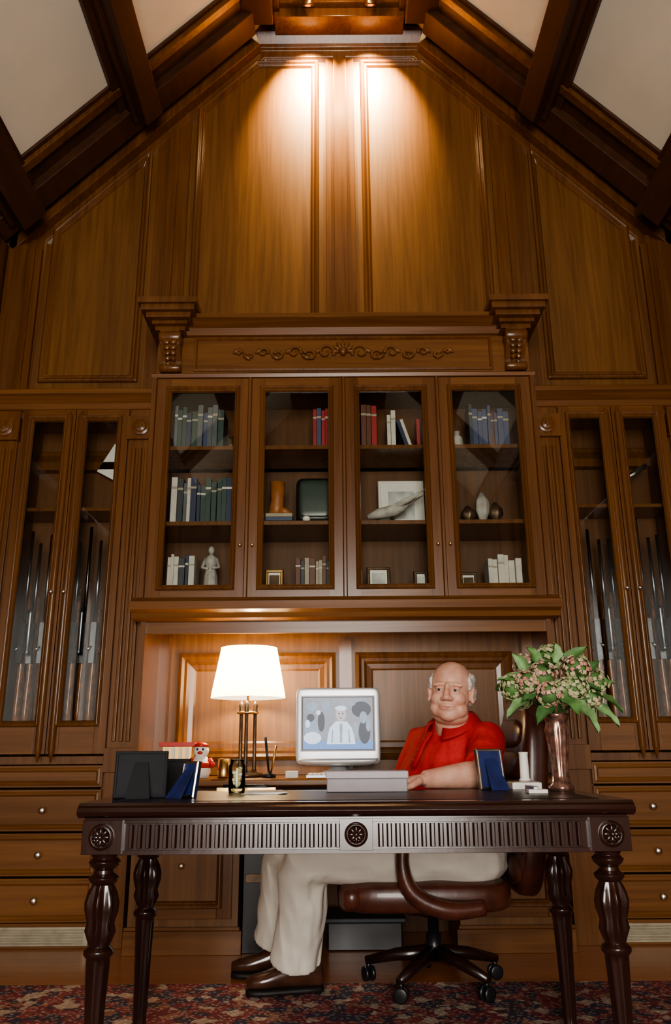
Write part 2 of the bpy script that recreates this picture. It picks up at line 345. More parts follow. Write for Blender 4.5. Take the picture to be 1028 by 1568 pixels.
# ------------------------------------------------------------------ gun cabinets
GR=mat('vent_grille_metal',(.42,.38,.28),.4,.6)
for s in (-1,1):
    b=MB(); F=4.25; x_in=1.085; x_out=2.15
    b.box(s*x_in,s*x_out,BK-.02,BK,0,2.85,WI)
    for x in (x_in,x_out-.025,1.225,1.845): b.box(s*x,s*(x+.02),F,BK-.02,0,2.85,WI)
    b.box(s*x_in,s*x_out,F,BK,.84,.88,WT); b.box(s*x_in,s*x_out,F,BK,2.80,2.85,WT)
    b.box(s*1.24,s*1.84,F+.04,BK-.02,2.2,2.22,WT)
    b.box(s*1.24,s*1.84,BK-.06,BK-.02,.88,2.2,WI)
    for c,w in ((1.155,.07),(1.93,.07)):
        b.box(s*(c-w),s*(c+w),F-.02,F,0,2.80,WT)
        for k in (-1,0,1):
            xx=s*c+k*.036
            b.prism([(xx-.013,F-.02),(xx+.013,F-.02),(xx+.007,F-.034),(xx-.007,F-.034)],'z',.95,2.55,WT)
        b.box(s*(c-w-.008),s*(c+w+.008),F-.04,F,.80,.92,WT)
        b.box(s*(c-w-.01),s*(c+w+.01),F-.045,F,2.60,2.74,WT)
        b.lathe([(.05,0),(.05,.01),(.035,.012),(.03,.02),(.012,.022),(.01,.03)],(s*c,F-.045,2.67),WT,20,ax='y')
    b.box(s*2.0,s*x_out,F-.005,F,0,2.80,WV)
    door(b,s*1.232,s*1.535,.89,2.795,F,.062,.16,.07); door(b,s*1.539,s*1.842,.89,2.795,F,.062,.16,.07)
    for dx in (-.034,.034):
        xx=s*1.537+dx
        b.loft([((xx,F-.03,.85),(.002,0,0),(0,.002,0)),((xx,F-.03,.91),(.018,0,0),(0,.018,0)),((xx,F-.03,2.74),(.018,0,0),(0,.018,0)),((xx,F-.03,2.78),(.004,0,0),(0,.004,0))],WT,12)
        knob(b,xx,F-.046,1.72,SIL,.011)
    b.prism([(F,2.78),(F-.03,2.79),(F-.045,2.82),(F-.08,2.85),(F-.10,2.86),(F-.10,2.885),(F-.085,2.895),(BK,2.895),(BK,2.78)],'x',s*x_in,s*x_out,WH)
    for z0,z1 in ((.115,.31),(.32,.515),(.525,.72),(.73,.835)):
        b.box(s*1.235,s*1.84,F-.02,F,z0,z1,WH)
        b.sweep(rect(s*1.245,s*1.83,z0+.01,z1-.01),F-.02,[(0,0),(0,.006),(.012,.010),(.02,.004),(.022,0)],WH)
        if z1<.8: knob(b,s*1.52,F-.022,(z0+z1)/2,SIL,.017)
    b.box(s*1.235,s*1.84,F-.012,F,.0,.11,WH)
    b.box(s*1.25,s*1.80,F-.018,F-.012,.012,.095,GR)
    for k in range(6): b.box(s*1.27,s*1.78,F-.026,F-.018,.022+.0115*k,.027+.0115*k,GR)
    b.obj('gun_cabinet',.0022)
    g=MB()
    for k,xx in enumerate((1.315,1.375,1.435,1.49,1.60,1.655,1.715,1.765)):
        x=s*xx; y=4.39; L=random.uniform(-.08,.08); dz=.12
        g.loft([((x,y+.02,.885),(.018,0,0),(0,.045,0)),((x,y+.012,1.0+dz),(.019,0,0),(0,.045,0)),((x,y,1.14+dz),(.016,0,0),(0,.028,0)),((x,y-.005,1.22+dz),(.015,0,0),(0,.020,0)),
                ((x,y,1.30+dz),(.018,0,0),(0,.028,0)),((x,y,1.55+dz),(.017,0,0),(0,.026,0)),((x,y,1.80+L),(.012,0,0),(0,.016,0))],STK,12,e=.8)
        g.box(x-.015,x+.015,y-.05,y-.005,1.24+dz,1.46+dz,STE)
        g.tube([(x,y-.03,1.44+dz),(x,y-.03,2.10+L)],[.012,.009],STE,10)
        g.tube([(x,y+.02,1.24+dz),(x,y+.05,1.27+dz),(x,y+.05,1.32+dz),(x,y+.02,1.35+dz)],.004,BRS,6)
        if k%2==0: g.tube([(x,y-.075,1.40),(x,y-.075,1.42),(x,y-.075,1.62),(x,y-.075,1.64)],[.019,.014,.014,.02],STE,12)
        g.tube([(x,y-.045,1.45),(x+.02*s,y-.065,1.43)],[.005,.008],SIL,8)
    g.obj('hunting_rifles')
b=MB()
b.box(-1.44,-1.29,4.50,4.505,2.46,2.66,WHT); b.xf(0,R4(.5,'Y',(-1.36,4.5,2.56)))  # tilted white sheet added to stand in for a reflection in the upper glass
b.obj('glass_reflection_sheet')
b=MB()
b.tube([(1.62,4.42,2.40),(1.70,4.42,2.44),(1.78,4.42,2.50)],[.006,.02,.012],SIL,10); b.ell((1.62,4.42,2.40),(.02,.02,.028),SIL)
b.lathe([(.04,2.223),(.04,2.24),(.008,2.25),(.008,2.36),(.03,2.39),(.012,2.40)],(1.62,4.42,0),SIL,14)
b.obj('silver_trophy')
# ------------------------------------------------------------------ books
cb=[(.02,.03,.07),(.03,.04,.05),(.10,.11,.12),(.30,.02,.02),(.03,.06,.05),(.55,.52,.46),(.05,.07,.14),(.12,.04,.02),(.35,.30,.22)]
BM=[mat('book_cover_%d'%i,c,.5,var=.1) for i,c in enumerate(cb)]
bk=MB()
def row(x0,x1,z,pal,h=(.2,.27),seed=0):
    rnd=random.Random(seed); x=x0
    while x<x1-.02:
        w=rnd.uniform(.016,.036); hh=rnd.uniform(*h); d=rnd.uniform(.13,.17); m=BM[rnd.choice(pal)]
        y0=4.24+rnd.uniform(-.01,.02)
        bk.box(x,x+w*.94,y0,y0+d,z,z+hh,m); bk.box(x+.003,x+w*.94-.003,y0+.01,y0+d+.002,z+.004,z+hh+.001,WHT)
        bk.box(x-.0005,x+w*.94+.0005,y0-.001,y0+.004,z+hh*.75,z+hh*.8,BM[8] if rnd.random()<.6 else BM[5])
        x+=w
Z1,Z2,Z3=2.543,2.103,1.702
row(-.97,-.70,Z1,[0,1,2,4,6,2],(.22,.28),seed=1); row(-.97,-.60,Z2,[5,1,5,4,0,2],(.22,.28),seed=2); row(-.97,-.83,Z3,[1,5,0,5],(.19,.24),seed=3)
row(-.175,-.07,Z1,[6,3,6,2],(.24,.28),seed=4); row(-.27,-.08,Z3,[7,8,1,7],(.19,.22),seed=5)
row(.10,.20,Z1,[3,3,7,3],(.22,.28),seed=6); row(.25,.31,Z1,[5,5],(.21,.24),seed=7)
row(.72,.96,Z1,[6,0,3,6,7,1],(.22,.27),seed=8); row(.78,.97,Z3,[5,5,8,5],(.18,.22),seed=9)
i0=len(bk.v); bk.box(.36,.38,4.26,4.4,Z1,Z1+.2,BM[0]); bk.box(.382,.40,4.26,4.4,Z1,Z1+.2,BM[5]); bk.xf(i0,R4(-.3,'Y',(.40,4.3,Z1)))
bk.box(.42,.44,4.26,4.4,Z1,Z1+.19,BM[3])
for k in range(3): bk.box(-.44,-.29,4.25,4.40,Z2+.022*k,Z2+.02+.022*k,BM[[4,6,8][k]])
for k in range(2): bk.box(.27,.37,4.30,4.42,Z3+.022*k,Z3+.02+.022*k,BM[[8,7][k]])
bk.obj('books',.0015)
SKY=mat('picture_light',(.55,.58,.55),.5,var=.4,scale=12); STN=mat('statue_stone',(.42,.40,.36),.6,var=.3); BRZ=mat('bronze_patina',(.12,.08,.05),.4,.6,var=.4)
GRN=mat('dark_green_glaze',(.03,.05,.04),.3); TANB=mat('tan_leather',(.35,.13,.04),.45,var=.2)
def pframe(name,x0,x1,y,z0,z1,mf,mp,tilt=-.12,yaw=0,mat_in=True):
    b=MB(); b.sweep(rect(x0,x1,z0,z1),y,[(0,-.015),(0,.0),(.004,.008),(.014,.008),(.02,.0)],mf)
    b.box(x0,x1,y,y+.012,z0,z1,mf); b.box(x0+.018,x1-.018,y-.002,y+.001,z0+.018,z1-.018,WHT if mat_in else mp)
    if mat_in:
        w=(x1-x0)*.22; h=(z1-z0)*.22; b.box(x0+w,x1-w,y-.004,y-.001,z0+h,z1-h,mp)
    c=((x0+x1)/2,y,z0); b.xf(0,R4(yaw,'Z',c)@R4(tilt,'X',c))
    xm=(x0+x1)/2; i0=len(b.v)
    b.prism([(y+.012,z0+(z1-z0)*.6),(y+.012+.06,z0+.002),(y+.02+.06,z0+.002),(y+.02,z0+(z1-z0)*.6)],'x',xm-.015,xm+.015,mf)
    b.xf(i0,R4(yaw,'Z',c)); return b.obj(name,.001)
pframe('framed_picture',.20,.47,4.42,Z2+.006,Z2+.32,WHT,SKY)
pframe('framed_photo',-.44,-.34,4.30,Z3+.006,Z3+.16,BRS,BRZ)
pframe('framed_photo',.12,.25,4.30,Z3+.006,Z3+.17,BRZ,SKY)
pframe('framed_photo',.38,.46,4.32,Z3+.006,Z3+.15,BRZ,SKY)
pframe('framed_photo',.64,.74,4.36,Z3+.006,Z3+.15,BRZ,BRZ)
b=MB()
b.ell((-.165,4.36,Z2+.15),(.11,.09,.135),BLK,e=.3); b.ell((-.165,4.285,Z2+.155),(.09,.02,.11),GRN,e=.3); b.box(-.24,-.09,4.28,4.44,Z2+.001,Z2+.02,BLK); b.obj('portable_television')
b=MB()
zz=Z2+.068
b.loft([((-.38,4.33,zz+.20),(.045,0,0),(0,.04,0)),((-.38,4.33,zz+.10),(.036,0,0),(0,.034,0)),((-.385,4.33,zz+.05),(.04,0,0),(0,.03,0)),((-.39,4.33,zz+.0),(.045,0,0),(0,.03,0))],TANB)
b.loft([((-.37,4.33,zz+.03),(0,.03,0),(0,0,.03)),((-.33,4.33,zz+.025),(0,.028,0),(0,0,.024)),((-.30,4.33,zz+.015),(0,.016,0),(0,0,.012))],TANB); b.obj('leather_boot')
b=MB()
zz=Z2+.001
b.lathe([(.05,zz),(.05,zz+.012),(.012,zz+.02),(.01,zz+.07)],(.27,4.30,0),BRZ,16)
b.tube([(.13,4.30,zz+.05),(.19,4.30,zz+.07),(.27,4.30,zz+.085),(.33,4.30,zz+.10),(.36,4.3,zz+.12)],[.012,.03,.035,.02,.006],STN,12)
for dz,k in ((.10,1),(.16,-1)):
    b.loft([((.25,4.30,zz+.09),(.03,0,0),(0,.008,0)),((.34,4.30+.04*k,zz+.13),(.035,0,0),(0,.006,0)),((.46,4.30+.06*k,zz+.20),(.006,0,.002),(0,.002,0))],STN,12)
b.obj('eagle_sculpture')
b=MB()
for dx,h in ((0,.12),(.07,.20),(.13,.14)):
    b.lathe([(.04,Z2+.001),(.045,Z2+.02),(.02,Z2+.035),(.042,Z2+h*.5,.1),(.036,Z2+h*.75,.15),(.01,Z2+h)],(.70+dx*1.2,4.33,0),BRZ if dx!=.07 else STN,20,n=5)
b.obj('bronze_sculpture')
b=MB()
x=-.745; z=Z3+.001
b.lathe([(.045,z),(.045,z+.02),(.03,z+.03),(.042,z+.04,.08),(.036,z+.12,.1),(.026,z+.17,.06),(.034,z+.20),(.03,z+.23),(.012,z+.245),(.011,z+.25)],(x,4.33,0),STN,24,n=8)
b.ell((x,4.33,z+.272),(.018,.02,.024),STN)
b.tube([(x-.03,4.33,z+.225),(x-.045,4.315,z+.17),(x-.01,4.295,z+.16)],[.011,.01,.008],STN,8); b.tube([(x+.03,4.33,z+.225),(x+.045,4.315,z+.17),(x+.01,4.295,z+.165)],[.011,.01,.008],STN,8)
b.obj('stone_figurine')
b=MB(); b.lathe([(.012,Z1+.001),(.03,Z1+.02),(.034,Z1+.05),(.02,Z1+.08),(.024,Z1+.095)],(-.65,4.3,0),BRZ,16); b.obj('small_urn')
b=MB(); b.lathe([(.03,Z1+.001),(.04,Z1+.03),(.032,Z1+.09),(.015,Z1+.11),(.02,Z1+.13)],(.66,4.32,0),STN,16); b.obj('ceramic_vase')
b=MB(); b.box(-.44,-.36,4.20,4.21,Z3+.001,Z3+.03,WHT); b.box(-.22,-.10,4.20,4.21,Z3+.001,Z3+.045,WHT); b.box(.28,.40,4.22,4.23,Z3+.001,Z3+.04,BM[8]); b.obj('window_reflection_bars')  # pale bars modelled as the window's reflection along the pane bottoms
b=MB(); b.ell((-.21,4.21,Z2+.018),(.022,.022,.017),WHT); b.obj('seashell')
# ------------------------------------------------------------------ desk
b=MB(); zt=.766
b.prism([(2.30,.728),(2.285,.735),(2.28,.745),(2.285,.755),(2.295,.760),(2.30,zt),(2.98,zt),(2.985,.755),(2.99,.745),(2.985,.735),(2.97,.728)],'x',-.752,.752,DKH)
b.box(-.68,.68,2.36,2.92,zt,zt+.0015,LEA)
b.box(-.735,.735,2.305,2.965,.722,.728,DKH)
for sx in (-1,1):
    for cy in (2.365,2.905):
        b.box(sx*.635,sx*.742,cy-.052,cy+.052,.635,.722,DK)
        cx=sx*.689
        b.lathe([(.027,.012),(.029,.03),(.019,.05,.05),(.021,.09,.06),(.025,.25,.07),(.030,.36,.07),(.031,.375),(.039,.385),(.039,.395),(.027,.405),
                 (.031,.42,.12),(.037,.44,.16),(.034,.46,.10),(.040,.49,.16),(.042,.51,.14),(.036,.535,.14),(.028,.555,.06),(.037,.562),(.041,.572),(.028,.582),(.026,.592),(.038,.602),(.043,.612),(.033,.622),(.040,.636)],(cx,cy,0),DK,40,n=8)
        if cy<2.5:
            b.lathe([(.034,0),(.034,.006),(.026,.010),(.020,.004)],(cx,cy-.052,.679),DK,24,ax='y')
            for k in range(8):
                a=k*math.pi/4; b.ell((cx+.014*math.cos(a),cy-.06,.679+.014*math.sin(a)),(.011,.006,.006),DK,R=Matrix.Rotation(-a,3,'Y'),seg=8,rings=6)
            b.ell((cx,cy-.066,.679),(.008,.007,.008),DK,seg=10,rings=6)
for y0,y1,fy in ((2.335,2.36,-1),(2.91,2.935,1)):
    b.box(-.64,.64,y0,y1,.640,.722,DK)
b.box(-.64,.64,2.325,2.335,.632,.644,DK); b.box(-.64,.64,2.325,2.335,.712,.722,DK)
for sx in (-1,1): b.box(sx*.715,sx*.69,2.41,2.86,.640,.722,DK)
x=-.622
while x<.62:
    if abs(x+.008)>.048:
        b.prism([(x,2.336),(x+.016,2.336),(x+.012,2.325),(x+.004,2.325)],'z',.648,.708,DK)
    x+=.0235
b.box(-.045,.045,2.322,2.336,.640,.722,DK)
b.lathe([(.032,0),(.032,.006),(.024,.010),(.018,.004)],(0,2.322,.681),DK,24,ax='y')
for k in range(8):
    a=k*math.pi/4; b.ell((.013*math.cos(a),2.314,.681+.013*math.sin(a)),(.010,.006,.006),DK,R=Matrix.Rotation(-a,3,'Y'),seg=8,rings=6)
b.ell((0,2.308,.681),(.008,.007,.008),DK,seg=10,rings=6)
b.obj('writing_desk',.0018)
ZD=zt+.002
BLU=mat('blue_velvet',(.012,.022,.10),.6,var=.3); BLF=mat('black_felt_back',(.012,.012,.016),.8)
def backframe(name,x0,x1,y,z1,mf,yaw,tilt=.16):
    b=MB(); z0=ZD; b.box(x0,x1,y,y+.012,z0,z1,mf)
    b.sweep(rect(x0,x1,z0,z1),y,[(0,-.012),(0,0),(.003,.004),(.008,.004),(.009,0)],SIL if mf is BLU else mf)
    c=((x0+x1)/2,y,z0); b.xf(0,R4(-tilt,'X',c))
    xm=(x0+x1)/2; h=z1-z0
    v=[(xm-.035,y-.05,z0),(xm+.035,y-.05,z0),(xm+.02,y+h*.12-.004,z0+h*.75),(xm-.02,y+h*.12-.004,z0+h*.75)]
    v+=[(a,bb+.004,cc) for a,bb,cc in v]
    b.add(v,[(0,1,2,3),(7,6,5,4),(0,4,5,1),(1,5,6,2),(2,6,7,3),(3,7,4,0)],mf)
    b.xf(0,R4(yaw,'Z',c)); return b.obj(name,.001)
backframe('desk_photo_frame',-.715,-.56,2.50,ZD+.135,BLF,.12)
backframe('desk_photo_frame',-.535,-.465,2.50,ZD+.105,BLU,-.7)
backframe('desk_photo_frame',-.62,-.54,2.74,ZD+.11,BLF,-.3)
backframe('desk_photo_frame',.43,.53,2.86,ZD+.135,BLU,.35)
LAV=mat('box_grey_lilac',(.28,.25,.27),.5,var=.06); LAV2=mat('box_lid_lilac',(.36,.32,.34),.45,var=.06)
b=MB(); b.box(-.085,.18,2.76,2.88,ZD,ZD+.042,LAV); b.box(-.089,.184,2.756,2.884,ZD+.042,ZD+.066,LAV2); b.obj('stationery_box',.003)
b=MB()
for k in range(5):
    i0=len(b.v); b.box(-.34,-.22,2.66,2.82,ZD+.0012*k,ZD+.001+.0012*k,WHT); b.xf(i0,R4(.1*k-.2,'Z',(-.28,2.74,0)))
b.obj('paper_stack')
b=MB(); b.box(-.46,-.26,2.86,2.88,ZD,ZD+.012,BRS); b.tube([(-.44,2.87,ZD+.016),(-.30,2.87,ZD+.016),(-.27,2.87,ZD+.016)],[.006,.006,.002],BLK); b.obj('pen_tray')
GJ=glassmat('jar_glass',(.93,.95,.9))
b=MB(); b.lathe([(.026,ZD),(.028,ZD+.01),(.028,ZD+.085),(.022,ZD+.095),(.024,ZD+.105),(.020,ZD+.106),(.018,ZD+.095),(.025,ZD+.085),(.025,ZD+.012)],(-.385,2.80,0),GJ,24)
CAN=mat('wrapped_candy',(.75,.62,.35),.4,var=.3)
for k in range(26):
    b.ell((-.385+random.uniform(-.013,.013),2.80+random.uniform(-.013,.013),ZD+.02+.0022*k),(.008,.007,.006),(CAN,WHT)[k%2],seg=8,rings=6)
b.obj('glass_candy_jar')
b=MB()
b.box(.545,.645,2.86,2.96,ZD,ZD+.022,WHT); b.box(.55,.64,2.865,2.955,ZD+.022,ZD+.026,SIL); b.obj('note_pad_box',.002)
b=MB(); b.lathe([(.02,ZD+.027),(.021,ZD+.03),(.016,ZD+.035),(.015,ZD+.115),(.017,ZD+.12),(.012,ZD+.122)],(.60,2.91,0),WHT,20); b.obj('white_candle')
b=MB(); b.box(.56,.575,2.62,2.74,ZD,ZD+.02,SIL); b.box(.54,.60,2.60,2.64,ZD,ZD+.012,WHT); b.obj('letter_opener_stand',.002)
VM=mat('vase_etched_glass',(.22,.12,.09),.18,.5,var=.6,scale=45,coat=.5)
b=MB(); vx,vy=.69,2.78
b.lathe([(.040,ZD),(.042,ZD+.012),(.030,ZD+.025),(.026,ZD+.06,.05),(.032,ZD+.13,.06),(.040,ZD+.19,.06),(.036,ZD+.215),(.042,ZD+.235),(.048,ZD+.245),(.043,ZD+.246),(.034,ZD+.22)],(vx,vy,0),VM,48,n=12)
LG=[mat('leaf_green_%d'%i,c,.6,var=.35,scale=25) for i,c in enumerate([(.05,.13,.035),(.09,.20,.055),(.17,.30,.12)])]
PT=[mat('petal_%d'%i,c,.7,var=.2,scale=60) for i,c in enumerate([(.50,.45,.28),(.46,.22,.17),(.27,.33,.15),(.56,.38,.28),(.36,.40,.20)])]
rnd=random.Random(3)
def leaf(b,p,d,nrm,L,w,m,droop=.45):
    d=Vector(d).normalized(); nn=Vector(nrm); nn=(nn-d*nn.dot(d)).normalized(); sd=d.cross(nn)
    v=[];f=[]; N=8; ph=rnd.uniform(0,6)
    for i in range(N+1):
        t=i/N; ww=w*(math.sin(math.pi*min(1,t*.95+.03))**.7)*(1.15-.5*t); c=Vector(p)+d*L*t-nn*L*droop*t*t+sd*.01*math.sin(t*3+ph)
        k=.005*math.sin(t*14+ph)
        v+= [c-sd*ww+nn*(.012+k),c-sd*ww*.5+nn*.005,c,c+sd*ww*.5+nn*.005,c+sd*ww+nn*(.012-k)]
    for i in range(N):
        for j in range(4):
            a=i*5+j; f.append((a,a+1,a+6,a+5))
    b.add(v,f,m,True)
cz=ZD+.245
heads=[(-.14,-.02,.09,.05),(-.05,-.06,.12,.055),(.02,-.07,.07,.05),(.07,-.05,.14,.055),(.14,-.01,.10,.05),(.0,.02,.19,.052),(-.08,.03,.16,.05),(.09,.04,.17,.05),(-.04,-.09,.06,.045),(.11,-.04,.05,.045),(-.10,.06,.06,.045),(.0,.09,.08,.05),(.05,-.09,.08,.045),(-.10,-.06,.10,.045)]
for hi,(hx,hy,hz,r) in enumerate(heads):
    c=Vector((vx+hx,vy+hy,cz+hz)); b.tube([(vx,vy,cz-.02),(vx+hx*.4,vy+hy*.4,cz+hz*.4),c],.003,LG[0],6)
    mm=[(0,2,4),(1,3,0),(2,4,0),(1,3,4),(4,0,3)][hi%5]
    b.ell(c,r*.72,LG[1],seg=10,rings=8)
    for k in range(85):
        d=Vector((rnd.gauss(0,1),rnd.gauss(0,1),rnd.gauss(0,1))).normalized()
        M=d.to_track_quat('Z','Y').to_matrix(); a=rnd.random()*3
        M=M@Matrix.Rotation(a,3,'Z'); q=c+d*r*rnd.uniform(.78,1.0); m=PT[rnd.choice(mm)]
        for jj in range(2):
            b.ell(q,(.0105,.0055,.0022),m,R=M@Matrix.Rotation(jj*1.57,3,'Z'),seg=6,rings=4)
for dx,dy,dz,L,w,k in ((-1,-.3,.35,.08,.022,1),(-.9,-.6,-.35,.10,.028,2),(-.45,-.9,-.6,.08,.026,0),(.5,-.8,-.5,.12,.036,2),(.9,-.6,-.15,.12,.036,1),(1,-.2,.25,.09,.026,1),
     (-.5,-.3,.95,.06,.022,1),(.05,-.4,1,.06,.024,2),(.55,-.2,.95,.08,.026,1),(.75,-.3,.6,.08,.022,0),(-.8,-.2,.7,.07,.022,2),(.15,-1,-.35,.09,.030,1),(-.95,.5,.1,.1,.03,0),(.8,.6,.2,.1,.03,0),(.1,.9,.4,.1,.034,1),(-.3,.8,.5,.1,.03,0),(.95,-.5,-.5,.11,.032,2),(-.2,-.8,.55,.07,.022,0),(.4,-.8,.35,.07,.022,1),(-.6,-.6,-.1,.08,.024,0),(.6,-.6,.1,.08,.024,0)):
    d=Vector((dx,dy,dz)); p=Vector((vx,vy,cz+.08))+Vector((dx*.11,dy*.08,dz*.09))
    leaf(b,p,d,Vector((dx*.5+rnd.uniform(-.4,.4),-.6,.65+rnd.uniform(-.4,.4))),L,w,LG[k])
b.obj('hydrangea_vase')
# ------------------------------------------------------------------ computer on the credenza
ZC=.774
SV=mat('silver_plastic',(.50,.51,.53),.3,.4,var=.04); SCR=mat('screen_bg',(.05,.06,.08),.3,emit=(.08,.10,.15),estr=.8,var=.6,scale=30)
def em(n,c,st=1): return mat(n,tuple(x*.3 for x in c),.4,emit=c,estr=st*.8,var=.3,scale=45)
b=MB(); mx=-.045; y0=4.22; 
b.ell((mx,y0+.02,1.02),(.215,.03,.19),SV,e=.13,seg=60,rings=36)
b.ell((mx,y0+.15,1.01),(.17,.16,.15),SV,e=.6,seg=32,rings=20)
b.box(mx-.185,mx+.185,y0-.012,y0-.008,.90,1.165,BLK)
b.sweep(rect(mx-.19,mx+.19,.895,1.17),y0-.008,[(0,0),(0,.008),(.006,.009),(.010,.003)],SV)
b.lathe([(.10,ZC),(.115,ZC+.004),(.11,ZC+.014),(.05,ZC+.03),(.045,ZC+.08)],(mx,y0+.06,0),SV,32)
b.loft([((mx,y0-.02,.86),(.20,0,0),(0,.012,0)),((mx,y0-.02,.845),(.20,0,0),(0,.02,0)),((mx,y0-.0,.825),(.16,0,0),(0,.02,0))],SV,28,e=.5)
def patch(poly,off,m): b.prism([(mx+p[0],p[1]) for p in poly],'y',y0-.0125-off,y0-.012-off,m)
patch([(-.178,.905),(.178,.905),(.178,1.16),(-.178,1.16)],0,SCR)
patch([(-.178,.905),(.178,.905),(.178,.945),(-.178,.945)],.0005,em('screen_blue',(.12,.28,.62),.9))
def oval(cx,cz,rx,rz,n=20): return [(cx+rx*math.cos(k*2*math.pi/n),cz+rz*math.sin(k*2*math.pi/n)) for k in range(n)]
W1=em('screen_white',(.62,.74,.9),1.0); W2=em('screen_grey',(.25,.33,.45),.9); W3=em('screen_face',(.50,.45,.45),.9); W4=em('screen_dark',(.03,.045,.08),.7)
patch(oval(-.135,1.0,.036,.055),.001,W2); patch(oval(-.13,1.115,.030,.022),.001,W2); patch(oval(-.06,1.12,.02,.03),.001,W2); patch(oval(-.14,1.06,.02,.02),.0012,W4)
patch(oval(-.13,.96,.045,.03),.0013,W1); patch(oval(.12,1.10,.05,.04),.001,W4); patch(oval(.135,.99,.03,.06),.001,W4); patch(oval(.13,1.06,.02,.03),.0013,W2); patch(oval(-.085,1.04,.018,.05),.001,W4)
patch(oval(-.155,1.03,.012,.02),.0015,W1); patch(oval(.155,1.02,.012,.03),.0015,W2); patch(oval(.09,1.0,.012,.04),.0012,W2); patch(oval(-.10,1.085,.012,.012),.0015,W1); patch(oval(.07,1.13,.02,.012),.0012,W2)
patch([(-.058,.93),(.088,.93),(.082,.97),(.07,1.01),(.045,1.04),(-.01,1.042),(-.042,1.01),(-.052,.97)],.0016,W1)
patch([(.01,.935),(.02,.935),(.024,1.03),(.008,1.03)],.0018,W2); patch([(-.035,.935),(-.028,.935),(-.024,1.0),(-.03,1.0)],.0018,W2); patch([(.055,.935),(.062,.935),(.058,1.0),(.052,1.0)],.0018,W2)
patch(oval(.015,1.075,.027,.036),.002,W3); patch(oval(.015,1.106,.030,.013),.0024,W1); patch(oval(.005,1.08,.004,.003),.0026,W4); patch(oval(.025,1.08,.004,.003),.0026,W4); patch(oval(.015,1.058,.008,.002),.0026,W4)
b.obj('computer_monitor',.0)
b=MB(); b.box(-.20,.12,4.02,4.14,ZC,ZC+.012,SV)
for r in range(4):
    for k in range(14): b.box(-.19+k*.0215,-.172+k*.0215,4.03+r*.026,4.05+r*.026,ZC+.012,ZC+.02,WHT)
b.obj('keyboard',.001)
SH=bpy.data.materials.new('lampshade_linen'); SH.use_nodes=True; t=SH.node_tree; t.nodes.clear()
o=t.nodes.new('ShaderNodeOutputMaterial'); ad=t.nodes.new('ShaderNodeAddShader'); tr=t.nodes.new('ShaderNodeBsdfTranslucent'); tr.inputs[0].default_value=(.8,.7,.5,1)
ee=t.nodes.new('ShaderNodeEmission'); 
n=t.nodes.new('ShaderNodeTexNoise'); n.inputs['Scale'].default_value=8; r=ramp(t,[(.3,(1,.84,.58)),(.7,(1,.90,.68))]); t.links.new(n.outputs[0],r.inputs[0]); t.links.new(r.outputs[0],ee.inputs[0])
ee.inputs[1].default_value=1.5
t.links.new(tr.outputs[0],ad.inputs[0]); t.links.new(ee.outputs[0],ad.inputs[1]); t.links.new(ad.outputs[0],o.inputs[0])
lamp=bpy.data.objects.new('table_lamp',None); COL.objects.link(lamp)
lx,ly=-.515,4.28
b=MB(); seg=96; v=[];f=[]
zs=[1.165,1.18,1.41,1.425]; rs=[.192,.190,.148,.147]
for z,r_ in zip(zs,rs):
    for i in range(seg):
        a=2*math.pi*i/seg; rr=r_*(1+.018*math.cos(24*a)); v.append((lx+rr*math.cos(a),ly+rr*math.sin(a),z))
for j in range(3):
    for i in range(seg): f.append((j*seg+i,j*seg+(i+1)%seg,(j+1)*seg+(i+1)%seg,(j+1)*seg+i))
b.add(v,f,SH,True); b.obj('shade',0,lamp)
b=MB(); b.lathe([(.085,ZC),(.088,ZC+.008),(.08,ZC+.016),(.05,ZC+.022),(.045,ZC+.03),(.02,ZC+.034)],(lx,ly,0),BRZ,32)
for k in range(3):
    a=k*2.094+.5; cx,cy=lx+.042*math.cos(a),ly+.042*math.sin(a)
    b.lathe([(.014,ZC+.02),(.010,ZC+.04),(.009,1.08),(.014,1.09),(.011,1.11),(.014,1.13),(.004,1.15)],(cx,cy,0),BRZ,14)
b.lathe([(.055,1.085),(.058,1.092),(.02,1.10)],(lx,ly,0),BRS,24)
b.tube([(lx,ly,1.09),(lx,ly,1.43)],.006,BRS); b.lathe([(.006,1.425),(.014,1.435),(.012,1.447),(.003,1.455)],(lx,ly,0),BRS,14)
for k in range(3):
    a=k*2.094; b.tube([(lx,ly,1.415),(lx+.146*math.cos(a),ly+.146*math.sin(a),1.415)],.0025,BRS,6)
b.obj('base',0,lamp)
def light(name,kind,loc,power,col,**k):
    L=bpy.data.lights.new(name,kind); L.energy=power; L.color=col
    for a,c in k.items(): setattr(L,a,c)
    o=bpy.data.objects.new(name,L); o.location=loc; COL.objects.link(o); return o
lb=light('lamp_bulb','POINT',(lx,ly,1.28),20,(1,.76,.48),shadow_soft_size=.04); lb.parent=lamp
RED=mat('red_enamel',(.5,.03,.02),.35)
b=MB()
x=-.86;z=ZC
b.box(x-.08,x+.08,4.20,4.28,z+.02,z+.06,RED); b.box(x-.075,x+.075,4.205,4.275,z+.06,z+.15,BRS); b.box(x-.09,x+.09,4.19,4.29,z+.15,z+.17,RED)
for xx in (-.06,.06): b.lathe([(.022,-.006),(.022,.006)],(x+xx,4.195,z+.024),BLK,18,ax='y')
for k in range(4): b.box(x-.06+.035*k,x-.045+.035*k,4.199,4.206,z+.065,z+.145,WHT)
b.obj('toy_wagon',.002)
b=MB(); x=-.72; y=4.10
b.lathe([(.03,z),(.036,z+.02),(.034,z+.05),(.022,z+.075)],(x,y,0),WHT,20); b.lathe([(.036,z+.035),(.037,z+.05),(.035,z+.055)],(x,y,0),RED,20)
